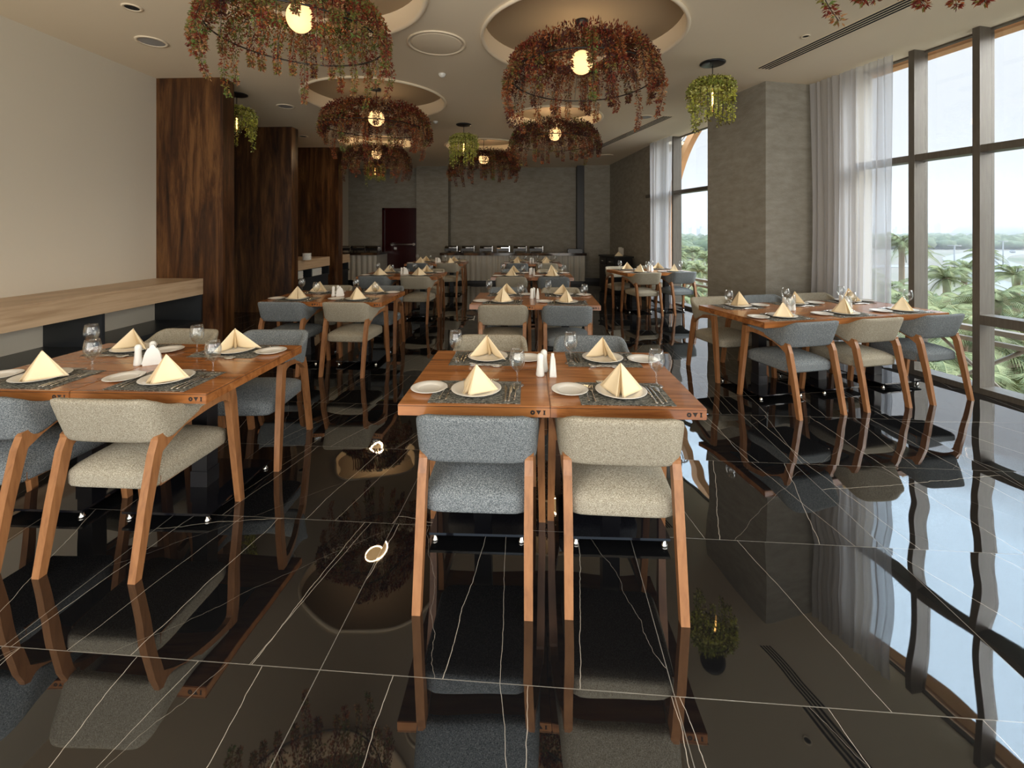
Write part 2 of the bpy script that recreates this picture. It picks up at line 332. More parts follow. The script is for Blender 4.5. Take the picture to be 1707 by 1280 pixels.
# walnut partitions and the wall counter sections
def partition(name, x0, x1, y0, y1, label):
    o = link(name, box(name, 'walnut', x0, x1, y0, y1, 0, CEIL)); o['kind'] = 'structure'; o['label'] = label; return o
X1 = xat(379, 5.50)
partition('partition_wall', WX-.2, X1, 5.42, 5.63, 'walnut partition panel nearest the front table')
X2 = xat(486, 8.07); partition('partition_wall', -5.75, X2, 8.07, 8.30, 'walnut partition panel behind the second counter-side table')
X3 = xat(564, 10.12); partition('partition_wall', -5.75, X3, 10.12, 10.35, 'walnut partition panel before the far buffet')

def counter(y0, y1, xb_, xf, divs, label, zs=.41):
    t = link('wall_counter', None, None, (0, 0, 0)); tag(t, label, 'counter')
    link('worktop', box('worktop', 'oak', xb_, xf, y0, y1, .735, .935), t)
    link('back_panel', box('back_panel', 'paint', xb_, xb_+.012, y0, y1, zs, .735), t)
    link('shelf', box('shelf', 'charcoal', xb_, xf-.01, y0, y1, zs-.03, zs), t)
    link('base', box('base', 'charcoal', xb_, xf-.04, y0, y1, 0, zs-.03), t)
    for y in divs: link('divider', box('divider', 'charcoal', xb_, xf-.005, y, y+.03, zs, .735), t)
    return t
counter(-.6, 5.415, WX+.003, -4.15, (1.5, 2.8, 4.10, 5.38), 'long pale oak wall counter beside the front table')
counter(8.32, 9.95, -5.74, xat(549.8, 9.95), (8.35, 9.1, 9.90), 'short oak counter between the second and third walnut partitions', .56)
counter(10.37, 11.0, -5.74, xat(583, 11.0), (10.9,), 'short oak counter stub beyond the last walnut partition', .56)
# linen and jars on the second counter
fx2 = xat(549.8, 9.95)
b = MB()
for i in range(7): b.box(-.22+.006*(i % 2), .2-.008*((i+1) % 2), -.13, .13, i*.022, i*.022+.019)
me = b.mesh('folded_linen', 'white')
for i, (y, l) in enumerate(((8.64, 'white folded linen pile on the open shelf, nearer the front partition'), (9.44, 'white folded linen pile on the open shelf, further back'))):
    o = link('linen_pile', me, None, (fx2-.17, y, .562), PI/2); tag(o, l, 'linen', 'linen piles on the counter shelf')
b = MB()
for i in range(7): b.lathe([(.0, i*.02), (.075, i*.02), (.088, i*.02+.012), (.085, i*.02+.019), (0, i*.02+.019)], 20)
px_, py_ = xat(511.5, 8.75), 8.75
tag(link('plate_stack', b.mesh('plate_stack', 'white'), None, (px_, py_, .937)), 'small white stack of saucers on the short oak counter', 'crockery')

# ---------------------------------------------------------------- windows
def wbox(*a): return a
def window(name, v0, v1, mull, trans, low=(), label=''):
    w = struct(name, None, (0, 0, 0), RW, label)
    b = MB(); b.box(5.226, 5.42, v0, v1, 0, .055); b.box(5.37, 5.42, v0, v1, CEIL-.02, CEIL)
    link('window_frame', b.mesh('window_frame', 'bronze'), w)
    for m_ in mull: link('mullion', box('mullion', 'bronze', 5.226, 5.415, m_, m_+.057, .055, CEIL), w)
    for z in trans: link('transom', box('transom', 'bronze', 5.236, 5.40, v0, v1, z-.035, z+.035), w)
    for (a, c, z) in low: link('transom', box('transom', 'bronze', 5.22, 5.38, a, c, z-.045, z+.045), w)
    ed_ = sorted(set([v0]+[m_ for m_ in mull]+[v1]))
    for a, c in zip(ed_[:-1], ed_[1:]):
        g = link('glass_pane', box('glass_pane', 'pane', 5.375, 5.381, a+.02, c, .05, CEIL-.05), w)
    return w
m1 = [3.111+.56*k for k in (1, 0, -1, -2, -3, -4, -5, -6, -7, -8, -9)]
window('window_1', -2.6, 4.34, m1, (2.32,), ((-2.6, 3.111, .70),), 'tall bronze-framed glazing beside the window tables')
window('window_2', 6.0, 9.3, [8.16, 8.9], (2.32,), (), 'tall bronze-framed glazing behind the far window table')

def curtain(v0, v1, u, folds, label, seed=0):
    rnd = random.Random(seed); n = folds*12; rows = 14; V = []; Fc = []
    ph = [rnd.uniform(-.5, .5) for _ in range(folds+2)]
    for r_ in range(rows+1):
        z = .03+(CEIL-.05)*r_/rows; k = 1-.035*math.sin(PI*r_/rows)
        for i in range(n+1):
            s_ = i/n; a = s_*folds*2*PI; f = int(s_*folds)
            amp = .05*(.55+.45*math.sin(f*1.7+seed))*(.55+.45*(1-z/CEIL))
            v = v0+(v1-v0)*(1-(1-s_)*k if seed else s_*k)+.012*math.sin(a*.5+z*1.3)
            V.append((u+amp*math.sin(a+ph[f]+.15*math.sin(z*2.1+f)), v, z))
    for r_ in range(rows):
        for i in range(n): a = r_*(n+1)+i; Fc.append((a, a+1, a+n+2, a+n+1))
    b = MB(); b.add(V, Fc, 0, True); o = link('sheer_curtain', b.mesh('curtain', 'voile', False), None, (0, 0, 0), RW)
    tag(o, label, 'curtain', 'sheer curtains')
    return o
curtain(3.80, 4.80, 5.09, 13, 'white sheer voile curtain hanging beside the grey column and window', 0)
curtain(8.02, 8.85, 5.10, 9, 'white sheer voile curtain hanging behind the far window table', 3)

# balcony outside: slab, balustrade, terracotta arches
struct('balcony_slab', box('balcony', 'paint', 5.6, 7.3, -3, 14, -.75, -.52), rz=RW)
t = link('balustrade', None, None, (0, 0, 0), RW); tag(t, 'bronze balcony balustrade of crossed bars outside the glazing', 'balustrade')
link('rail', MB().box(6.55, 6.67, -2.5, 12.5, .33, .39).box(6.58, 6.64, -2.5, 12.5, .20, .25).box(6.58, 6.64, -2.5, 12.5, -.50, -.44).mesh('rail', 'lattice'), t)
for k in range(18):
    y = -2.5+k*.86
    link('lattice_bar', MB().tube([(6.61, y, -.47), (6.61, y+.86, .22)], .022, 4).tube([(6.61, y, .22), (6.61, y+.86, -.47)], .022, 4).mesh('bar', 'lattice'), t)
def arch(v0, v1, zs, zt, u, name, label):
    t = link(name, None, None, (0, 0, 0), RW); tag(t, label, 'arch')
    rings = []; n = 36; c = (v0+v1)/2; a = (v1-v0)/2; h = zt-zs
    for k in range(n+1):
        th = PI*k/n; co, si = math.cos(th), math.sin(th); ring = []
        for (w, uu) in ((0, u-.07), (.17, u-.07), (.17, u+.07), (0, u+.07)):
            ring.append((uu, c-(a+w)*co, zs+(h+w)*(si**.9)))
        rings.append(ring)
    link('arch_rib', MB().loft(rings).mesh('arch_rib', 'orange'), t)
    for s in (-1, 1):
        y = c+s*(a+.12); link('post', MB().box(u-.12, u+.12, y-.12, y+.12, -.52, zs).mesh('post', 'orange'), t)
    for s in (-1, 1):
        cy_, cz = c+s*1.50, 3.56; b = MB()
        for k in range(12):
            an = 2*PI*k/12; b.tube([(u, cy_+.06*math.cos(an), cz+.06*math.sin(an)), (u, cy_+.30*math.cos(an), cz+.30*math.sin(an))], .012, 4)
        b.tube([(u, cy_+.31*math.cos(2*PI*k/24), cz+.31*math.sin(2*PI*k/24)) for k in range(24)], .018, 5, closed=True)
        b.tube([(u, cy_+.06*math.cos(2*PI*k/12), cz+.06*math.sin(2*PI*k/12)) for k in range(12)], .014, 5, closed=True)
        link('spoked_rosette', b.mesh('rosette', 'lattice'), t)
arch(5.7, 9.5, .72, 3.96, 6.0, 'terracotta_arch', 'terracotta arch rib with spoked rosette outside the far window')
struct('exterior_beam', box('lintel', 'orange', 5.45, 5.60, -3, 4.6, CEIL-.045, CEIL+.3), rz=RW, label='terracotta band above the glazing')

# ================================================================ CHAIRS
def rounded(hx, hy, hz, k=6, n=9, dome=0, kz_=None):
    b = MB(); V = {}; 
    def mp(p):
        kz = k if kz_ is None else (kz_ if p[2] > 0 else 12)
        s_ = ((abs(p[0])**k+abs(p[1])**k)**(kz/k)+abs(p[2])**kz)**(1/kz); q_ = [c/s_ for c in p]
        z = q_[2]*hz
        if q_[2] > 0: z += dome*(1-q_[0]**2)*(1-q_[1]**2)
        return (q_[0]*hx, q_[1]*hy, z)
    for ax_ in range(3):
        for sg in (-1, 1):
            pts = []
            for i in range(n+1):
                for j in range(n+1):
                    p = [0, 0, 0]; p[ax_] = sg; p[(ax_+1) % 3] = math.tan((2*i/n-1)*PI/4); p[(ax_+2) % 3] = math.tan((2*j/n-1)*PI/4); pts.append(mp(p))
            b.add(pts, [(i*(n+1)+j, i*(n+1)+j+1, (i+1)*(n+1)+j+1, (i+1)*(n+1)+j) for i in range(n) for j in range(n)], 0, True)
    return b
def weld(me, d=.0006):
    b = bmesh.new(); b.from_mesh(me); bmesh.ops.remove_doubles(b, verts=b.verts, dist=d); bmesh.ops.recalc_face_normals(b, faces=b.faces); b.to_mesh(me); b.free(); return me
def chair_meshes(fab):
    s = rounded(.218, .25, .056, 9, 14, .026, 2.8)
    s.v = [(x*1.05*(1+.13*(y+.25)), y+.015, z+.396) for x, y, z in s.v]
    seat = weld(s.mesh('seat', fab))
    half = [(0, -.222, .782, .555, .050), (.09, -.222, .782, .555, .050), (.160, -.220, .782, .556, .050), (.208, -.209, .780, .558, .048), (.234, -.180, .762, .560, .044),
            (.243, -.135, .722, .572, .040), (.251, -.06, .694, .603, .036), (.258, .02, .685, .628, .033), (.272, .11, .682, .648, .030), (.281, .175, .680, .657, .026)]
    hp = cat_interp(half, 5); full = [(-p[0],)+tuple(p[1:]) for p in hp[:0:-1]]+hp
    rings = []; N_ = len(full)
    for i, p in enumerate(full):
        a = full[max(i-1, 0)]; c = full[min(i+1, N_-1)]; t = Vector((c[0]-a[0], c[1]-a[1])).normalized(); nn = Vector((t.y, -t.x))
        h = (p[2]-p[3])/2; zc = (p[2]+p[3])/2; w = p[4]/2; ring = []
        endk = 1 if 0 < i < N_-1 else .35
        for k in range(16):
            an = 2*PI*k/16; ca, sa = math.cos(an), math.sin(an); e = .42 
            rx = math.copysign(abs(ca)**e, ca)*w; rz = math.copysign(abs(sa)**.3, sa)*h*(1 if endk == 1 else .9)
            lean = -(zc+rz-.60)*.36*max(0, min(1, -(p[1]+.02)/.16))
            ring.append((p[0]+nn.x*rx*endk, p[1]+nn.y*rx*endk+lean, zc+rz))
        rings.append(ring)
    back = MB().loft(rings, 0, True).mesh('backrest', fab)
    return seat, back
def bar_h(stations):                    # horizontal rectangular sections (x, y, z, wx, wy)
    return [[(x-a/2, y-c/2, z), (x+a/2, y-c/2, z), (x+a/2, y+c/2, z), (x-a/2, y+c/2, z)] for x, y, z, a, c in stations]
legs = []
for sx in (-1, 1):
    legs.append(('leg', weld(MB().loft(bar_h([(sx*.226, -.325, 0, .035, .034), (sx*.225, -.270, .30, .037, .042), (sx*.226, -.222, .52, .037, .048), (sx*.226, -.200, .575, .036, .05)])).mesh('rear_leg', 'beech')), []))
    legs.append(('leg', weld(MB().loft(bar_h([(sx*.290, .268, 0, .034, .034), (sx*.284, .232, .35, .038, .044), (sx*.281, .205, .60, .038, .052), (sx*.281, .196, .668, .036, .050)])).mesh('front_leg', 'beech')), []))
arms = []
for sx in (-1, 1):
    st = [(-.225, .48, .59), (-.20, .515, .60), (-.15, .552, .610), (-.09, .586, .622), (-.02, .602, .636), (.05, .615, .650), (.11, .622, .660), (.15, .618, .664), (.175, .600, .666), (.195, .56, .668)]
    rings = []
    for y, zl, zh in st:
        x = sx*(.228+(.281-.228)*(y+.215)/.41); rings.append([(x-.017, y, zl), (x+.017, y, zl), (x+.017, y, zh), (x-.017, y, zh)])
    arms.append(('arm_rail', MB().loft(rings).mesh('arm_rail', 'beech'), []))
under = ('seat_frame', MB().box(-.225, .225, -.19, .20, .345, .39).mesh('seat_frame', 'beech'), [])
CH = {}
for k in ('blue', 'beige'):
    s_, b_ = chair_meshes(k); CH[k] = ('dining_chair', None, [('seat', s_, []), ('backrest', b_, [])]+legs+arms+[under])
CW = {'blue': 'blue-grey', 'beige': 'beige'}
def chair(x, y, rz, col, where, group):
    return make(CH[col], (x, y, 0), rz, f'{CW[col]} tweed dining armchair {where}', 'chair', group)

# ================================================================ TABLES
TWD, TDP, TTH = .70, .90, .75
def tabletop():
    b = MB(); b.box(-TWD/2+.001, TWD/2-.001, 0, TDP, TTH-.052, TTH); me = b.mesh('tabletop', 'table')
    q_ = bmesh.new(); q_.from_mesh(me); bmesh.ops.bevel(q_, geom=q_.edges[:], offset=.0025, segments=2, affect='EDGES'); q_.to_mesh(me); q_.free(); return me
def logo():
    b = MB(); y = -.0008; z = 0; n = 20; x0 = 0
    ro, ri = .0078, .0022
    V = [(x0+r*math.cos(2*PI*k/n), y, z+r*math.sin(2*PI*k/n)) for r in (ro, ri) for k in range(n)]
    b.add(V, [(k, (k+1) % n, n+(k+1) % n, n+k) for k in range(n)])
    b.add([(x0+.011, y, z+.0075), (x0+.028, y, z+.0075), (x0+.0195, y, z-.0075)], [(0, 1, 2)])
    b.add([(x0+.036, y, z-.0075), (x0+.041, y, z-.0075), (x0+.041, y, z+.0075), (x0+.036, y, z+.0075)], [(0, 1, 2, 3)])
    for zz in (z-.0075, z+.0052): b.add([(x0+.0345, y, zz), (x0+.0425, y, zz), (x0+.0425, y, zz+.0023), (x0+.0345, y, zz+.0023)], [(0, 1, 2, 3)])
    b.v = [(TWD/2-.080+x*1.38, y_, TTH-.029+z_*1.35) for x, y_, z_ in b.v]
    b2 = MB(); k = len(b.v); b2.v = b.v; b2.f = b.f; b2.m = b.m; b2.sm = b.sm
    return b2.mesh('logo', 'logo', False)
TT = tabletop(); LG = logo()
base = MB().box(-.24, .24, .165, .72, .038, .050).mesh('base_plate', 'blackglass')
colm = MB().box(-.045, .045, .405, .495, .050, .70).box(-.05, .05, .40, .50, .050, .14).mesh('pedestal', 'black')
collar = MB().box(-.2, .2, .30, .60, .685, TTH-.052).mesh('mounting_plate', 'black')
ft = MB().lathe([(0, 0), (.015, 0), (.017, .008), (.010, .015), (.007, .038), (0, .038)], 14).mesh('foot', 'steel')
edge_ln = MB().box(-TWD/2-.0003, TWD/2+.0003, -.0006, TDP+.0006, TTH-.0085, TTH-.0065).mesh('edge_line', 'logo')
TBL = ('dining_table', None, [('tabletop', TT, []), ('edge_line', edge_ln, [], 'dark joint line around the top'), ('logo_mark', LG, [], 'dark burnt letters'), ('pedestal', colm, []), ('mounting_plate', collar, []), ('base_plate', base, [], 'black glossy base')]
       + [('foot', ft, [], 'chrome levelling foot', (sx*.215, .4425+sy*.255, 0, 0)) for sx in (-1, 1) for sy in (-1, 1)])

# ================================================================ TABLEWARE
plate = MB().lathe([(0, .004), (.060, .004), (.072, .007), (.100, .014), (.122, .019), (.1245, .018), (.104, .011), (.074, .001), (.07, 0), (0, 0)], 40).mesh('dinner_plate', 'china')
bplate = MB().lathe([(0, .004), (.052, .004), (.057, .006), (.062, .010), (.088, .014), (.0915, .013), (.062, .004), (.054, 0), (0, 0)], 36).mesh('bread_plate', 'china')
bq = MB().box(-.215, .215, -.148, .148, 0, .002); pmat = bq.mesh('placemat', 'mat')
gl_prof = [(0, .002), (.034, .002), (.035, .004), (.018, .009), (.006, .016), (.0045, .03), (.0045, .066), (.010, .076), (.026, .090), (.036, .108), (.041, .128), (.040, .150), (.036, .172), (.0325, .188), (.031, .188), (.0345, .172), (.0385, .150), (.0395, .128), (.0345, .110), (.025, .093), (.009, .081), (0, .079)]
glass = MB().lathe(gl_prof, 24).mesh('wine_glass', 'crystal')
shaker = MB().lathe([(0, 0), (.021, 0), (.022, .006), (.017, .045), (.0155, .07), (.017, .085), (.016, .098), (.009, .106), (0, .108)], 20).mesh('shaker', 'white')
def nh():
    b = MB()
    for s in (-1, 1):
        rings = []
        for k in range(9):
            z = .095*k/8; w = .045*math.sqrt(max(0.02, 1-(z/.11)**2)); yy = s*(.016-.007*z/.095)
            rings.append([(-w, yy-.0025, z), (w, yy-.0025, z), (w, yy+.0025, z), (-w, yy+.0025, z)])
        b.loft(rings)
    b.box(-.045, .045, -.018, .018, 0, .008); return b.mesh('napkin_holder', 'white')
def pn():
    b = MB()
    for i in range(5):
        y = -.0115+.005*i; k = .35
        b.loft([[(-.052, y, .009), (.052, y, .009), (.052, y+.0042, .009), (-.052, y+.0042, .009)], [(-.030, y*.8, .07), (.030, y*.8, .07), (.030, y*.8+.0035, .07), (-.030, y*.8+.0035, .07)], [(-.006, y*.6, .118), (.006, y*.6, .118), (.006, y*.6+.003, .118), (-.006, y*.6+.003, .118)]])
    return b.mesh('paper_napkin', 'white')
NH = ('napkin_holder', nh(), [('paper_napkins', pn(), [])])
def strip(pts, mi=0):                   # (x, y, z, halfwidth) flat cutlery run along y
    b = MB(); rings = [[(x-w, y, z), (x-w*.6, y, z+.0018), (x+w*.6, y, z+.0018), (x+w, y, z)] for x, y, z, w in pts]; b.loft(rings, mi, True); return b
def fork():
    b = strip([(0, -.095, .002, .0015), (0, -.088, .003, .0065), (0, -.05, .004, .0045), (0, -.01, .006, .0022), (0, .02, .007, .0024), (0, .033, .006, .0085), (0, .048, .004, .0115), (0, .055, .004, .0115)])
    for i in range(4):
        x = -.0097+.0065*i; b.loft([[(x-.0014, y, z), (x+.0014, y, z), (x+.0014, y, z+.0016), (x-.0014, y, z+.0016)] for y, z in ((.054, .004), (.075, .005), (.096, .010))])
    return b.mesh('fork', 'steel')
def knife():
    return strip([(0, -.11, .002, .0055), (0, -.10, .003, .0075), (0, -.04, .004, .005), (0, -.01, .004, .0045), (.001, 0, .003, .0085), (.001, .06, .003, .0095), (0, .09, .003, .007), (-.004, .108, .003, .001)]).mesh('knife', 'steel')
def spoon():
    return strip([(0, -.095, .002, .0015), (0, -.088, .003, .0065), (0, -.05, .004, .0045), (0, 0, .006, .0022), (0, .03, .005, .003), (0, .042, .003, .013), (0, .060, .0015, .019), (0, .080, .002, .017), (0, .094, .004, .008), (0, .098, .005, .001)]).mesh('spoon', 'steel')
FK, KN, SP = fork(), knife(), spoon()
def napkin(seed, op):
    rnd = random.Random(seed); A = Vector((0, -.002, .128+rnd.uniform(-.006, .008))); b = MB(); n, m_ = 8, 10
    Lw, Rw = .086+rnd.uniform(-.012, .016), .086+rnd.uniform(-.012, .016)
    def face(E0, E1, bul, lift=0):
        V = []
        for j in range(m_+1):
            t = j/m_
            for i in range(n+1):
                s_ = i/n; p = A.lerp(E0.lerp(E1, s_), t); d_ = (E0-A).cross(E1-A).normalized()
                p = p+d_*bul*math.sin(PI*s_)*math.sin(PI*min(t, .8)/1.6); p.z = max(p.z, .002)+lift*0
                V.append(tuple(p))
        b.add(V, [(j*(n+1)+i, j*(n+1)+i+1, (j+1)*(n+1)+i+1, (j+1)*(n+1)+i) for j in range(m_) for i in range(n)], 0, True)
    Fl = Vector((-op, -.084, .002)); Fr = Vector((op, -.084, .002)); I = Vector((0, -.035, .002))
    Rr = Vector((Rw, .035, .006)); Ll = Vector((-Lw, .035, .006))
    face(Fr, Rr, -.010); face(Fl, Ll, .010); face(Fr, I, .002); face(Fl, I, -.002)
    Fr2 = Fr+Vector((.006, .004, 0)); face(Fr2, Rr+Vector((-.006, -.008, 0)), -.005); Fl2 = Fl+Vector((-.006, .004, 0)); face(Fl2, Ll+Vector((.006, -.008, 0)), .005)
    me = b.mesh('napkin', 'napkin', False); q_ = bmesh.new(); q_.from_mesh(me); bmesh.ops.remove_doubles(q_, verts=q_.verts, dist=.0004)
    bmesh.ops.solidify(q_, geom=q_.faces[:], thickness=.0016); q_.to_mesh(me); q_.free()
    for p in me.polygons: p.use_smooth = True
    return me
NAP = [napkin(1, .012), napkin(2, .004), napkin(5, .008), napkin(9, .002)]
rnd = random.Random(7)
def put(me, name, wl, rz0, org, x, y, z, r, label, cat, group):
    ca, sa = math.cos(rz0), math.sin(rz0); o = link(name, me, None, (org[0]+x*ca-y*sa, org[1]+x*sa+y*ca, TTH+z), rz0+r); tag(o, label, cat, group); return o
def setting(org, rz0, where, k, full=True):
    """one cover; org = middle of the table edge, +y points over the table"""
    def a(me, name, x, y, z, r, lab, cat, grp): return put(me, name, '', rz0, org, x, y, z, r, f'{lab}, {where}', cat, grp)
    j = lambda s: rnd.uniform(-s, s)
    jx = j(.008)
    a(pmat, 'placemat', .005+jx, .168, .0005, j(.02), 'dark woven placemat', 'placemat', 'woven placemats')
    a(plate, 'dinner_plate', jx, .17, .0026, 0, 'white dinner plate under the napkin', 'plate', 'dinner plates')
    a(NAP[k % 4], 'folded_napkin', jx+j(.008), .175, .0085, j(.55), 'cream napkin folded to a peak', 'napkin', 'folded napkins').scale = (rnd.uniform(1.25, 1.55) if 'counter-row' in where else rnd.uniform(1, 1.35), 1.1, rnd.uniform(1.02, 1.14))
    a(bplate, 'bread_plate', -.245, .185, .0028, 0, 'small white bread plate', 'plate', 'bread plates')
    a(glass, 'wine_glass', .195+j(.01), .262+j(.01), .0026, 0, 'clear stemmed wine glass', 'glass', 'wine glasses')
    a(FK, 'fork', -.165, .15, .0026, j(.06), 'outer steel fork', 'fork', 'table forks')
    a(FK, 'fork', -.138, .145, .0026, j(.06), 'inner steel fork', 'fork', 'table forks')
    a(KN, 'knife', .140, .15, .0026, j(.05), 'inner steel knife', 'knife', 'table knives')
    a(KN, 'knife', .162, .15, .0026, j(.05), 'outer steel knife', 'knife', 'table knives')
    a(SP, 'spoon', .188, .15, .0026, j(.05), 'long steel soup spoon', 'spoon', 'soup spoons')
    if full:
        a(FK, 'dessert_fork', .0, .312, .0026, -PI/2+j(.05), 'small steel fork laid crosswise', 'fork', 'dessert forks')
        a(SP, 'dessert_spoon', .0, .330, .0026, PI/2+j(.05), 'small steel spoon laid crosswise', 'spoon', 'dessert spoons')

def group_of_tables(n, org, rz, cols_near, cols_far, seats, tname, detail=True, k0=0, logo_=True, skipfar=(), near_y=.09, dxn=None):
    """n tables side by side; org = front corner nearest the counter, x along the front edge"""
    ca, sa = math.cos(rz), math.sin(rz)
    hw = 'half' if n == 2 else 'third'
    def at(x, y): return (org[0]+x*ca-y*sa, org[1]+x*sa+y*ca)
    for i in range(n):
        x = TWD*(i+.5); c = at(x, 0); s = seats[i]
        kind = TBL if logo_ else (TBL[0], TBL[1], [q for q in TBL[2] if q[0] != 'logo_mark'])
        make(kind, (c[0], c[1], 0), rz, f'brown timber dining table, {s} {hw} of {tname}', 'table', 'dining tables')
        jr = rnd.uniform(-.04, .04)
        cc = at(x+(dxn[i] if dxn else rnd.uniform(-.015, .015)), near_y); chair(cc[0], cc[1], rz+jr, cols_near[i], f'at the near side, {s} {hw} of {tname}', 'dining chairs')
        if i not in skipfar:
            cc = at(x+rnd.uniform(-.02, .02), TDP+.04); chair(cc[0], cc[1], rz+PI+rnd.uniform(-.05, .05), cols_far[i], f'at the far side, {s} {hw} of {tname}', 'dining chairs')
        setting(at(x, 0), rz, f'near {s} seat of {tname}', k0+i*2, detail)
        setting(at(x, TDP), rz+PI, f'far {s} seat of {tname}', k0+i*2+1, detail)
    for i in range(n-1 if n > 1 else 1):
        x = TWD*(i+1)
        for (nm, kd, dx, dy, r, lb) in (('salt_shaker', shaker, -.035, .0, 0, 'white ceramic salt shaker nearer the counter'), ('pepper_shaker', shaker, -.012, .075, 0, 'white ceramic pepper shaker further back')):
            p = at(x+dx, .42+dy); extra = '' if n < 3 else (', first seam' if i == 0 else ', second seam')
            tag(link(nm, kd, None, (p[0], p[1], TTH), rz, sc=(1.08, 1.08, 1.15)), f'{lb}, {tname}{extra}', 'shaker', 'salt and pepper shakers')
        p = at(x+.035, .44); make(NH, (p[0], p[1], TTH), rz+(PI/2 if k0 < 10 else .6), f'white napkin holder with paper napkins, {tname}{extra}', 'napkin holder', 'napkin holders')

CS, WS = 'counter-side', 'window-side'
mid = [(2.0, -.612, 'front middle table', ('blue', 'beige'), ('beige', 'blue')), (4.70, -.66, 'second middle table', ('beige', 'blue'), ('blue', 'beige')),
       (7.40, -.68, 'third middle table', ('beige', 'blue'), ('blue', 'beige')), (10.25, -.68, 'last middle table', ('blue', 'beige'), ('beige', 'beige'))]
for i, (y, x, nm, a, b_) in enumerate(mid): group_of_tables(2, (x, y), R(.3 if i == 0 else -.6 if i == 1 else 0), a, b_, (CS, WS), nm, i < 2, i, dxn=(.03, -.05) if i == 0 else None)
lef = [(2.09, -2.985, 'front counter-row table', ('blue', 'beige'), ('beige', 'blue')), (4.79, -3.04, 'second counter-row table', ('blue', 'beige'), ('beige', 'blue')),
       (7.42, -2.99, 'third counter-row table', ('blue', 'beige'), ('blue', 'beige')), (10.25, -2.98, 'last counter-row table', ('blue', 'beige'), ('beige', 'beige'))]
for i, (y, x, nm, a, b_) in enumerate(lef): group_of_tables(2, (x, y), 0, a, b_, ('wall-side', 'aisle-side'), nm, i < 2, 10+i, dxn=(.0, -.03) if i == 0 else None, near_y=.11 if i == 0 else .09)
group_of_tables(3, uv(2.95, 3.24), RW, ('blue', 'beige', 'blue'), ('beige', 'blue', 'beige'), ('column-side', 'centre', 'glass-side'), 'front window table', True, 12, False)
group_of_tables(2, uv(3.80, 7.38), RW, ('beige', 'blue'), ('beige', 'beige'), ('room-side', 'glass-side'), 'far window table', False, 13, False)
p = c2w(3.12, 2.21); chair(p[0], p[1], R(28), 'blue', 'standing alone near the glazing in front', 'dining chairs')

# ================================================================ BUFFETS
def buffet(x0, x1, yf, depth, h, label):
    t = link('buffet_counter', None, None, ((x0+x1)/2, yf, 0)); tag(t, label, 'counter'); cx = (x0+x1)/2; w = (x1-x0)/2
    link('plinth', box('plinth', 'darkwood', -w+.04, w-.04, .05, depth, 0, .085), t)
    rings = []; n = int((x1-x0)/.018); V = []
    for i in range(n+1):
        x = -w+2*w*i/n; y = .045-.045*abs(math.sin(PI*i*.018/.16)); V.append((x, y))
    b = MB(); b.add([(x, y, .085) for x, y in V]+[(x, y, h-.07) for x, y in V], [(i, i+1, n+2+i, n+1+i) for i in range(n)], 0, False)
    b.box(-w, w, .035, depth, .085, h-.07)
    for s_ in (-w, w): pass
    link('fluted_front', b.mesh('fluted_front', 'fluted'), t)
    link('worktop', box('worktop', 'marbletop', -w-.04, w+.04, -.04, depth, h-.07, h), t); return t
bx0, bx1 = xat(741, YB-.15), xat(972, YB-.15)
buffet(bx0, bx1, YB-.62, .60, .885, 'long white fluted buffet counter with dark stone top')
lx0, lx1 = -5.6, xat(636, YB-.15)
buffet(lx0, lx1, YB-.62, 1.0, .885, 'shorter fluted buffet counter beside the red door')
def chafing():
    b = MB(); b.box(-.19, .19, -.15, .15, .05, .12)
    for sx in (-1, 1):
        for sy in (-1, 1): b.box(sx*.17-.01, sx*.17+.01, sy*.13-.01, sy*.13+.01, 0, .06)
    body = b.mesh('pan', 'black')
    rings = []
    for k in range(9):
        a = PI*k/8; rings.append([(x, -.14*math.cos(a), .12+.075*math.sin(a)) for x in (-.185, -.17, .17, .185)])
    lid = MB().loft(rings, 0, True, False, False)
    for x in (-.185, .185): lid.add([(x, -.14*math.cos(PI*k/8), .12+.075*math.sin(PI*k/8)) for k in range(9)], [tuple(range(9))])
    lid = lid.mesh('lid', 'darkchrome'); hd = MB().box(-.06, .185, -.165, -.15, .135, .15).box(.175, .195, -.165, -.15, .03, .19).mesh('handle', 'chrome')
    return ('chafing_dish', body, [('lid', lid, [], 'polished steel lid'), ('handle', hd, [])])
CFD = chafing()
ords = ('first', 'second', 'third', 'fourth', 'fifth', 'sixth')
for i, px in enumerate((753, 781, 811, 839, 867, 894)):
    make(CFD, (xat(px, YB-.35), YB-.33, .886), 0, f'steel-lidded chafing dish, {ords[i]} from the door end of the long buffet', 'chafing dish', 'chafing dishes on the long buffet')
for i, px in enumerate((577, 601, 622)):
    make(CFD, (xat(px, YB-.35), YB-.33, .886), 0, f'steel-lidded chafing dish, {ords[i]} from the partition on the short buffet', 'chafing dish', 'chafing dishes on the short buffet')
tag(link('tray_box', MB().box(-.21, .21, -.15, .15, 0, .09).box(-.19, .19, -.13, .13, .09, .105).mesh('tray_box', 'black'), None, (xat(958, YB-.3), YB-.3, .886)), 'black tray box at the column end of the long buffet', 'box')
tag(link('sauce_pot', MB().lathe([(0, 0), (.04, 0), (.05, .04), (.035, .07), (.012, .075), (.012, .09), (0, .09)], 14).mesh('sauce_pot', 'chrome'), None, (xat(767, YB-.4), YB-.5, .886)), 'small steel sauce pot between the first two chafing dishes', 'pot')

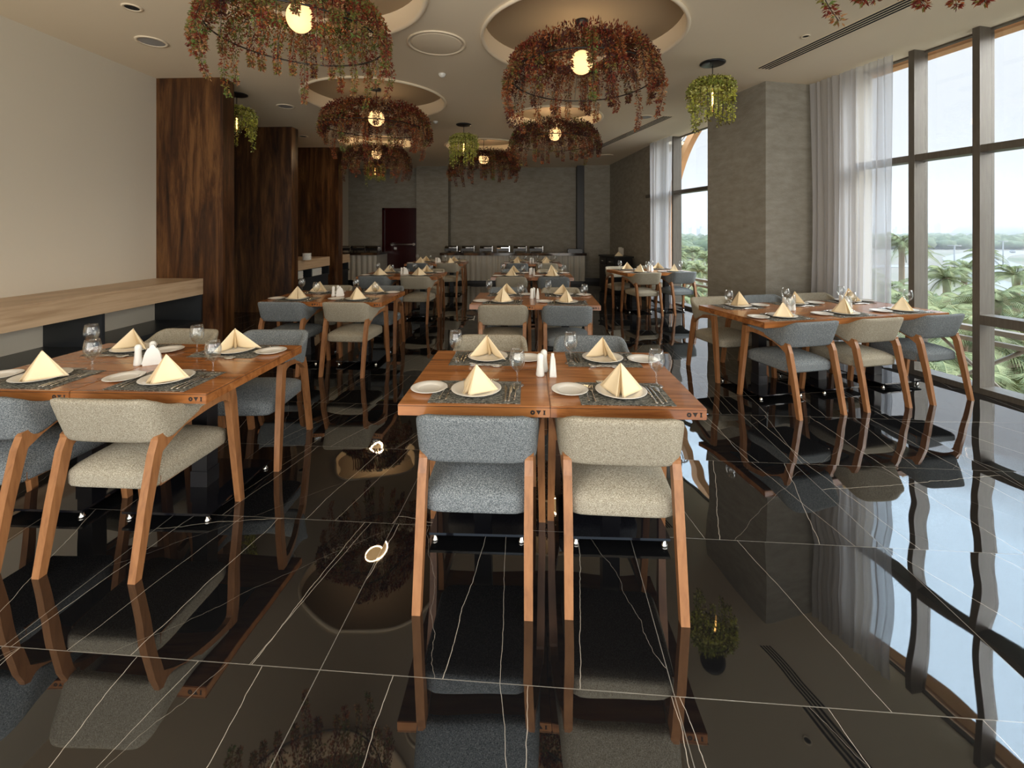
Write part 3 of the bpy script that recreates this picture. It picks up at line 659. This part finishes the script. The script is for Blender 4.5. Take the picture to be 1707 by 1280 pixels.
# side cabinet by the far curtain
cw_, cl_ = .46, .95
u0, v0_ = 3.86, 10.15
cpos = c2w(2.62, 11.15); t = link('side_cabinet', None, None, (cpos[0], cpos[1], 0), RW); tag(t, 'black side cabinet with drawers and doors by the far curtain', 'cabinet')
link('carcass', box('carcass', 'darkwood', -.23, .23, -.45, .45, .05, .86), t); link('worktop', box('top', 'darkwood', -.26, .25, -.48, .47, .86, .90), t); link('plinth', box('pl', 'darkwood', -.20, .22, -.43, .43, 0, .05), t)
for s in (-1, 1):
    d_ = link('drawer', box('drawer', 'darkwood', -.25, -.232, s*.22-.205, s*.22+.205, .68, .84), t); link('handle', box('h', 'steel', -.268, -.252, s*.22-.05, s*.22+.05, .755, .767), d_)
    d_ = link('door', box('door', 'darkwood', -.25, -.232, s*.22-.205, s*.22+.205, .07, .66), t); link('handle', box('h', 'steel', -.268, -.252, s*.03-.006, s*.03+.006, .42, .56), d_)
def on_cab(x, y): return (cpos[0]+x*math.cos(RW)-y*math.sin(RW), cpos[1]+x*math.sin(RW)+y*math.cos(RW), .901)
tag(link('napkin_pile', NAP[0], None, on_cab(-.02, -.2), 1.0, sc=(1.4, 1.4, .9)), 'folded white cloth on the black side cabinet', 'napkin')
tag(link('menu_stand', MB().box(-.05, .05, -.012, .012, 0, .21).box(.055, .10, -.012, .012, 0, .19).mesh('menu', 'paint'), None, on_cab(.1, -.05), .5), 'pale upright menu holder on the black side cabinet', 'menu holder')

# ================================================================ LAMPS
def leaf(b, p, d, L, w, mi, rr):
    d = d.normalized(); s = d.cross(Vector((rr.uniform(-1, 1), rr.uniform(-1, 1), rr.uniform(-1, 1))))
    if s.length < .01: return
    s.normalize(); q_ = p+d*L*.45
    b.v += [tuple(p), tuple(q_+s*w), tuple(p+d*L), tuple(q_-s*w)]; k = len(b.v)-4
    b.f.append((k, k+1, k+2, k+3)); b.m.append(mi); b.sm.append(False)
def along(path, t):
    n = len(path)-1; x = t*n; i = min(int(x), n-1); return path[i].lerp(path[i+1], x-i)
def vine(path, rad, step, L, w, pal, rr, per=4, stem=True):
    b = MB(); ln = sum((path[i+1]-path[i]).length for i in range(len(path)-1)); n = max(2, int(ln/step)); run = pal[0]
    for i in range(n+1):
        t = i/n; c = along(path, t); ra = rad*(1-.55*t**3)
        if rr.random() < .35: run = rr.choice(pal)
        for _ in range(per):
            an = rr.uniform(0, 2*PI); o_ = Vector((math.cos(an), math.sin(an), rr.uniform(-.5, .35)))*ra*rr.uniform(.2, 1)
            dd = Vector((math.cos(an)*.8, math.sin(an)*.8, rr.uniform(-1.1, .3))); leaf(b, c+o_, dd, L*rr.uniform(.6, 1.15), w*rr.uniform(.7, 1.2), run if rr.random() < .7 else rr.choice(pal), rr)
    if stem: b.tube([tuple(p) for p in path], .0022, 4, 6)
    return b
PAL = ['l_red', 'l_orange', 'l_olive', 'l_green', 'l_plum', 'l_tan', 'twig']
rr = random.Random(11)
VN = {}
for key, pal in (('red', [0, 1, 1, 0, 4, 5, 2]), ('mixed', [1, 2, 3, 0, 5, 2, 0]), ('dark', [4, 4, 0, 4, 1, 2, 4])):
    VN[key] = []
    for k in range(7):
        hang = (.10, .16, .22, .28, .20, .42, .34)[k]
        path = [Vector((.30, 0, .20)), Vector((.46, 0, .255)), Vector((.62, 0, .235)), Vector((.74, 0, .14)), Vector((.785, 0, .02)), Vector((.79+.01*k, 0, -hang*.5)), Vector((.785, 0, -hang))]
        path = [Vector(p) for p in cat_interp([tuple(p) for p in path], 4)]
        VN[key].append(vine(path, .042, .0085, .032, .0062, pal, rr, 7).mesh('vine', PAL, False))
SPR = {}
for key, pal in (('red', [0, 0, 1, 4, 5]), ('mixed', [1, 2, 3, 0, 2]), ('dark', [4, 4, 0, 4, 2])):
    b = MB()
    for i in range(4200):
        a = rr.uniform(0, 2*PI); t = rr.random()**.7; r_ = .38+.40*t; z = .235+.035*math.sin(t*2)-.17*max(0, t-.6)/.4+rr.uniform(-.03, .05)
        c = Vector((r_*math.cos(a), r_*math.sin(a), z)); leaf(b, c, Vector((math.cos(a)*rr.uniform(-.6, 1), math.sin(a)*rr.uniform(-.6, 1), rr.uniform(-.5, .9))), .038*rr.uniform(.6, 1.2), .0085, rr.choice(pal) if rr.random() < .5 else pal[int((a*3) % len(pal))], rr)
    SPR[key] = b.mesh('foliage', PAL, False)
SHO = {}
for key, pal in (('red', [0, 1, 4, 5]), ('mixed', [2, 3, 0, 1]), ('dark', [4, 4, 2, 0])):     # thin inner trails seen from below
    SHO[key] = [vine([Vector((.36+.08*k, 0, .20)), Vector((.44+.09*k, 0, .08)), Vector((.46+.09*k, 0, -.06-.05*k))], .03, .015, .032, .0065, pal, rr, 3).mesh('trail', PAL, False) for k in range(3)]
hoop = MB().tube([(.75*math.cos(2*PI*k/64), .75*math.sin(2*PI*k/64), 0) for k in range(64)], .007, 6, closed=True).mesh('hoop', 'twig')
wires = MB()
for k in range(16):
    a = 2*PI*k/16; wires.tube([(0.04*math.cos(a), .04*math.sin(a), .30), (.4*math.cos(a), .4*math.sin(a), .22), (.75*math.cos(a), .75*math.sin(a), 0)], .0022, 4)
wires = wires.mesh('wire_spokes', 'twig')
def sphere(r, n=20, sq=1):
    b = MB(); b.lathe([(max(.0005, r*math.sin(PI*k/n)), -r*math.cos(PI*k/n)*sq) for k in range(n+1)], 28); return b
globe_me = sphere(.118).mesh('globe', 'globe'); rod = MB().tube([(0, 0, .30), (0, 0, .60)], .006, 6).mesh('rod', 'twig')
cap = MB().lathe([(0, 0), (.07, 0), (.07, .03), (0, .03)], 20).mesh('ceiling_cap', 'black')
def big_lamp(c, key, z, label, sc=1, seed=0, nv=38):
    r0 = random.Random(seed); t = link('foliage_chandelier', None, None, (c[0], c[1], z)); t.scale = (sc, sc, 1); tag(t, label, 'chandelier', 'foliage chandeliers')
    link('hoop', hoop, t, rot=(R(r0.uniform(-2, 2)), R(r0.uniform(-2, 2)), 0)); link('wire_spokes', wires, t)
    g = link('globe', globe_me, t, (0, 0, .16)); g['label'] = 'lit round glass globe'
    pl = bpy.data.lights.new('globe_light', 'POINT'); pl.energy = 34 if seed in (1, 2, 6, 7) else 78; pl.color = (1, .72, .42); pl.shadow_soft_size = .13; lo = link('globe_light', pl, t, (0, 0, .16))
    link('rod', rod, t); link('ceiling_cap', cap, t, (0, 0, CEIL+.14-z))
    link('foliage', SPR[key], t, rz=r0.uniform(0, 6))
    for k in range(nv):
        a = 2*PI*(k+r0.uniform(-.5, .5))/nv; key2 = key if r0.random() < .72 else r0.choice(['red', 'mixed', 'dark'])
        o = link('trailing_vine', VN[key2][r0.choice([0, 1, 2, 2, 3, 4, 1, 0, 5, 6])], t, rz=a); s_ = r0.uniform(.92, 1.04); o.scale = (s_, 1, r0.uniform(.9, 1.1))
    for k in range(16):
        link('trailing_vine', SHO[key][r0.randrange(3)], t, rz=r0.uniform(0, 2*PI))
L0 = [(recs[0][0], 'red', 3.07, 'large autumn-red foliage chandelier over the second middle table', .95), (recs[1][0], 'red', 3.05, 'autumn-red foliage chandelier below the recess above the second counter-row table', 1.0),
      (recs[2][0], 'dark', 3.05, 'dark plum foliage chandelier over the third middle table', .95), (recs[3][0], 'dark', 3.05, 'dark foliage chandelier furthest back on the partition side', .88),
      (recs[4][0], 'dark', 3.02, 'dark red foliage chandelier furthest back, before the buffet wall', 1.0), (recs[5][0], 'mixed', 3.05, 'green and russet foliage chandelier closest to the camera over the counter row', .84),
      (c2w(2.33, 1.80), 'mixed', 3.05, 'foliage chandelier mostly out of frame above the ceiling slot vent', 1.0)]
for i, (c, k, z, l, s_) in enumerate(L0): big_lamp(c, k, z, l, s_, i+1)

rr = random.Random(5); gp = ['g_bright', 'g_mid', 'g_pale', 'l_olive', 'g_bright', 'g_mid', 'twig']
GV = []
for k in range(5):
    h_ = (.22, .30, .36, .44, .50)[k]
    path = [Vector((.05, 0, .02)), Vector((.14, 0, .045)), Vector((.215, 0, -.02)), Vector((.235, 0, -.14)), Vector((.225, 0, -h_))]
    GV.append(vine([Vector(p) for p in cat_interp([tuple(p) for p in path], 4)], .05, .010, .030, .0105, [0, 1, 2, 0, 2, 3], rr, 6).mesh('vine', gp, False))
ring = MB().tube([(.19*math.cos(2*PI*k/32), .19*math.sin(2*PI*k/32), 0) for k in range(32)], .005, 5, closed=True).tube([(-.19, 0, 0), (0, 0, .05), (.19, 0, 0)], .004, 5).tube([(0, -.19, 0), (0, 0, .05), (0, .19, 0)], .004, 5).mesh('hoop', 'twig')
jar = MB().lathe([(0, -.33), (.055, -.32), (.06, -.30), (.06, -.08), (.03, -.03), (0, -.03)], 20).mesh('bulb', 'crystal')
fil = MB().lathe([(0.001, -.26), (.010, -.255), (.010, -.10), (.001, -.095)], 10).mesh('filament', 'filament')
cord = MB().tube([(0, 0, .04), (0, 0, CEIL-3.24)], .005, 6).lathe([(0, -.05), (.022, -.05), (.022, .05), (0, .05)], 12).mesh('cord', 'twig')
gcap = MB().lathe([(0, -.022), (.11, -.022), (.138, -.012), (.14, 0), (0, 0)], 32).mesh('ceiling_rose', 'black')
def small_lamp(c, label, seed):
    r0 = random.Random(seed); z = 3.24; t = link('foliage_pendant', None, None, (c[0], c[1], z)); tag(t, label, 'pendant lamp', 'green foliage pendants')
    link('ceiling_rose', gcap, t, (0, 0, CEIL-z)); link('cord', cord, t); link('hoop', ring, t); b_ = link('bulb', jar, t); link('filament', fil, b_)['label'] = 'glowing filament'
    for k in range(20):
        link('trailing_vine', GV[r0.choice([0, 1, 1, 2, 2, 3, 3, 4])], t, rz=2*PI*(k+r0.uniform(-.4, .4))/20).scale = (r0.uniform(.85, 1.05), 1, r0.uniform(.9, 1.1))
small_lamp(c2w(2.32, 5.10), 'bright green foliage pendant near the plaster column', 1)
small_lamp(c2w(-.885, 8.08), 'bright green foliage pendant hanging mid-room before the buffet wall', 2)
small_lamp(c2w(-3.92, 6.28), 'bright green foliage pendant half hidden behind the first walnut partition', 3)
small_lamp(c2w(-3.54, 11.4), 'small yellow-green foliage pendant far back near the red door', 4)

# ceiling fittings
def fit(px, y, r, kind, label):
    d = F*(CEIL-CAMH)/(HOR-y); c = c2w((px-CX)/F*d, d); b = MB()
    if kind == 'speaker': b.lathe([(r, 0), (r, -.008), (r*.82, -.010), (r*.8, -.004)], 36, 0); b.lathe([(r*.81, -.005), (0.001, -.006)], 36, 1); nm = 'ceiling_speaker'; ms = ['ceil', 'speaker']; ct = 'speaker'
    elif kind == 'down': b.lathe([(r, 0), (r, -.006), (r*.75, -.008), (r*.7, 0), (r*.6, .004)], 30, 0); b.lathe([(r*.72, -.002), (0.001, -.001)], 30, 1); nm = 'downlight'; ms = ['ceil', 'dark_hole']; ct = 'ceiling light'
    elif kind == 'cover': b.lathe([(r, 0), (r, -.012), (r*.93, -.014), (r*.92, -.004), (r*.86, -.004), (r*.85, -.010), (r*.82, -.012), (0.001, -.012)], 48, 0); nm = 'access_cover'; ms = ['ceil']; ct = 'ceiling cover'
    else: b.lathe([(r, 0), (r, -.015), (r*.6, -.04), (0.001, -.045)], 20, 0); nm = 'smoke_detector'; ms = ['white']; ct = 'smoke detector'
    tag(link(nm, b.mesh(nm, ms, False), None, (c[0], c[1], CEIL-.001)), label, ct)
fit(253, 69, .14, 'speaker', 'round ceiling speaker before the first walnut partition')
fit(220, 12, .075, 'down', 'recessed downlight near the ivory wall at the front')
fit(728, 72, .30, 'cover', 'large round ceiling cover between the two front recesses')
fit(737, 123, .045, 'smoke', 'small white detector behind the large round ceiling cover')
fit(476, 177, .13, 'speaker', 'round ceiling speaker beside the second walnut partition')
fit(414, 181, .055, 'smoke', 'white detector beside the pendant near the first partition')
fit(1075, 195, .14, 'speaker', 'round ceiling speaker beside the rear slot vent')
fit(1343, 60, .042, 'down', 'small dark ceiling spot between pendant and curtain')
fit(1010, 259, .19, 'cover', 'round ceiling cover close to the rear grey wall')
fit(505, 227, .10, 'down', 'recessed downlight above the third walnut partition')
fit(726, 202, .04, 'smoke', 'tiny white detector beside the mid-room pendant')
def vent(u0, u1, v0, v1, label):
    t = link('slot_vent', box('slot_vent', 'ceil', u0, u1, v0, v1, CEIL-.006, CEIL+.001), None, (0, 0, 0), RW); tag(t, label, 'ceiling vent')
    n = 4; w = (u1-u0)/n
    for i in range(n): link('slot', box('slot', 'dark_hole', u0+w*i+w*.22, u0+w*(i+1)-w*.22, v0+.03, v1-.03, CEIL-.008, CEIL-.004), t)
vent(3.99, 4.17, 1.2, 4.52, 'long four-slot ceiling vent in front of the near curtain')
vent(4.12, 4.30, 6.70, 11.0, 'long four-slot ceiling vent running to the rear wall')

# ================================================================ OUTSIDE
GZ = -9.0
M['sand'] = noise_mat('sandy_ground', [(.13, .115, .09), (.17, .15, .125), (.09, .105, .065)], .02, (1, 1, 1), .95, 4)
M['asphalt'] = mat('pale_asphalt', (.20, .20, .20), .9)
M['tree'] = noise_mat('tree_foliage', [(.06, .08, .04), (.12, .145, .075)], .8, (1, 1, 1), .9, 4)
M['frond'] = noise_mat('palm_frond', [(.11, .135, .05), (.23, .235, .10)], 3, (1, 1, 1), .7, 2, rnd=True)
M['trunk'] = mat('palm_trunk', (.25, .18, .12), .9)
M['city'] = mat('pale_render', (.27, .265, .265), .8)
struct('ground', box('ground', 'sand', -400, 2600, -600, 2600, GZ-.5, GZ))
def road(pts, w, name):
    b = MB(); L_, R_ = [], []; pts = [Vector(p) for p in cat_interp(pts, 8)]
    for i, p in enumerate(pts):
        d = (pts[min(i+1, len(pts)-1)]-pts[max(i-1, 0)]).normalized(); n_ = Vector((-d.y, d.x)); L_.append(p+n_*w/2); R_.append(p-n_*w/2)
    b.loft([[(a.x, a.y, GZ), (c.x, c.y, GZ), (c.x, c.y, GZ+.12), (a.x, a.y, GZ+.12)] for a, c in zip(L_, R_)]); struct(name, b.mesh(name, 'asphalt'))
g = lambda px, y: P(px, y, GZ)
road([g(2300, 470), g(1800, 462), g(1700, 452), g(1640, 440), g(1625, 430), g(1660, 423), g(1760, 420), g(1950, 421)], 16, 'road')
road([g(1350, 447), g(1480, 444), g(1560, 446), g(1620, 462), g(1720, 500)], 7, 'road_side')
# distant trees nobody could count
b = MB(); rr = random.Random(3)
def blob(b, c, r, h, n=7):
    rings = []
    for k in range(5):
        a = PI*k/4; q_ = max(.02, math.sin(a)); rings.append([(c[0]+r*q_*math.cos(2*PI*j/n)*rr.uniform(.8, 1.2), c[1]+r*q_*math.sin(2*PI*j/n)*rr.uniform(.8, 1.2), c[2]+h*(1-math.cos(a))/2*rr.uniform(.92, 1.08)) for j in range(n)])
    b.loft(rings, 0, True)
for i in range(900):
    px = rr.choice([rr.uniform(1050, 1250), rr.uniform(1400, 2300), rr.uniform(1400, 1800)]); y = rr.uniform(399, 416) if px > 1300 else rr.uniform(399, 432)
    x_, y_ = g(px, y); blob(b, (x_, y_, GZ), rr.uniform(3, 6), rr.uniform(4, 7.5))
o = link('treeline', b.mesh('treeline', 'tree')); o['kind'] = 'stuff'; tag(o, 'hazy belt of distant green trees beyond the road', 'trees')
# low planting under the palms
b = MB()
for i in range(700):
    d = rr.uniform(14, 60); px = rr.choice([rr.uniform(1100, 1200), rr.uniform(1380, 2400)]); c = c2w((px-CX)/F*d, d)
    blob(b, (c[0], c[1], GZ), rr.uniform(.8, 2.2), rr.uniform(1, 3.5))
o = link('shrubbery', b.mesh('shrubbery', 'tree')); o['kind'] = 'stuff'; tag(o, 'low green shrubs growing below the palms', 'shrubs')
# palms
def palm_mesh(seed):
    r0 = random.Random(seed); b = MB()
    for k in range(34):
        a = 2*PI*k/34*3+r0.uniform(-.2, .2); el = r0.uniform(-.25, 1.2); L = r0.uniform(2.1, 2.9); pts = []
        for i in range(9):
            t = i/8; rr_ = L*t*math.cos(el)*(1-.08*t)+.05; z = L*t*math.sin(el)-1.5*t*t*(1.1 if el > .3 else .7); pts.append(Vector((rr_*math.cos(a), rr_*math.sin(a), z)))
        side = Vector((-math.sin(a), math.cos(a), 0)); b.tube([tuple(p) for p in pts], .02, 3)
        for i in range(1, 26):
            t = i/26; p = along(pts, t); d_ = (along(pts, min(1, t+.05))-p).normalized(); ll = .55*math.sin(PI*min(1, t*.8+.15))
            for s in (-1, 1):
                e = p+side*s*ll*.75+d_*ll*.6-Vector((0, 0, ll*.4)); b.add([tuple(p-d_*.025), tuple(p+d_*.025), tuple(e)], [(0, 1, 2)])
    return b.mesh('crown', 'frond', False)
PMS = [palm_mesh(s) for s in (1, 2, 3)]
trk = MB().lathe([(.26, 0), (.2, .5), (.17, 4), (.16, 8), (.20, 8.4), (.05, 8.6)], 9).mesh('trunk', 'trunk')
pls = [(1503, 30, .5), (1532, 52, -1), (1578, 24, -1.1), (1607, 31, -1.3), (1640, 44, -1.0), (1694, 25, -1.1), (1560, 17, -1.9), (1602, 14.5, -1.9), (1515, 19, -1.7), (1640, 13, -1.8), (1690, 15, -2.1), (1680, 11, -2.6), (1585, 11, -2.6), (1540, 12.5, -2.4),
       (1470, 22, -1.6), (1435, 27, -1.5), (1760, 18, -1.4), (1850, 22, -1.2), (1950, 17, -1.6), (1800, 12, -2.3), (1143, 34, -1.5), (1168, 30, -1.4), (1128, 44, -1.3), (1155, 50, -1), (1180, 40, -1.2), (1150, 24, -2.2), (1133, 20, -2.6), (1172, 21, -2.4), (1660, 19, -1.6), (1620, 20, -2.0)]
rr = random.Random(8)
for i, (px, d, z) in enumerate(pls):
    c = c2w((px-CX)/F*d, d); far = 'far window' if px < 1250 else 'near glazing'
    t = link('palm_tree', None, None, (c[0], c[1], GZ), rr.uniform(0, 6)); tag(t, f'green date palm outside the {far}', 'palm tree', f'date palms outside the {far}')
    h = z-GZ; o = link('trunk', trk, t); o.scale = (1, 1, h/8.5); link('crown', PMS[i % 3], t, (0, 0, h)).scale = (.85, .85, .85)
# street lamps, cars, distant blocks
sl = MB().tube([(0, 0, 0), (0, 0, 7.6)], .12, 6).tube([(-1.2, 0, 7.6), (1.2, 0, 7.6)], .1, 5).mesh('pole', 'city')
for i, (px, y) in enumerate(((1591, 478), (1672, 452), (1520, 440))):
    c = g(px, y); tag(link('street_lamp', sl, None, (c[0], c[1], GZ)), 'tall pale street lamp beside the curving road', 'street lamp', 'street lamps by the road')
cr_ = rounded(2.2, .95, .5, 4, 6).mesh('body', 'city'); cb_ = rounded(1.2, .8, .35, 3, 5).mesh('cabin', 'charcoal')
for i, (px, y) in enumerate(((1640, 436), (1650, 433), (1632, 431), (1688, 422))):
    c = g(px, y); t = link('car', cr_, None, (c[0], c[1], GZ+.8), .8); link('cabin', cb_, t, (0, 0, .6)); tag(t, 'pale car far off on the curving road', 'car', 'cars on the road')
rr = random.Random(21)
for i in range(34):
    px = 1122+i*16 if i < 5 else 1425+(i-5)*17.5; d = 800+(i % 3)*130; c = c2w((px-CX)/F*d, d); w = rr.uniform(5, 9.5); h = rr.uniform(12, 24)
    b = MB().box(-w, w, -w*.6, w*.6, 0, h).box(-w*.4, w*.3, -w*.3, w*.3, h, h+rr.uniform(2, 5))
    tag(link('city_block', b.mesh('city_block', 'city'), None, (c[0], c[1], GZ), rr.uniform(0, 1.5)), 'pale hazy block on the far horizon', 'building', 'buildings on the horizon')
c = c2w((1705-CX)/F*520, 520); tag(link('arena_building', MB().lathe([(60, 0), (60, 8), (52, 16), (0.1, 18)], 30).box(-110, -60, -20, 20, 0, 7).mesh('arena', 'city'), None, (c[0], c[1], GZ)), 'broad pale low building beyond the trees', 'building')

# thin desert haze over the land, far beyond the glazing
hz = bpy.data.materials.new('desert_haze'); hz.use_nodes = True; t = hz.node_tree; t.nodes.clear()
o_ = t.nodes.new('ShaderNodeOutputMaterial'); vsn = t.nodes.new('ShaderNodeVolumeScatter'); vsn.inputs['Density'].default_value = .0008; vsn.inputs['Color'].default_value = (1, 1, 1, 1)
t.links.new(vsn.outputs[0], o_.inputs['Volume'])
b = MB(); a0 = uv(60, -200); a1 = uv(60, 900); n_ = Vector((math.cos(RW), math.sin(RW)))
q = [Vector(a0), Vector(a1), Vector(a1)+n_*1500, Vector(a0)+n_*1500]
b.loft([[(p.x, p.y, GZ+.2) for p in q], [(p.x, p.y, 70) for p in q]])
o = link('haze', b.mesh('haze', [hz])); o['kind'] = 'stuff'; tag(o, 'thin pale desert haze hanging over the far land', 'haze')
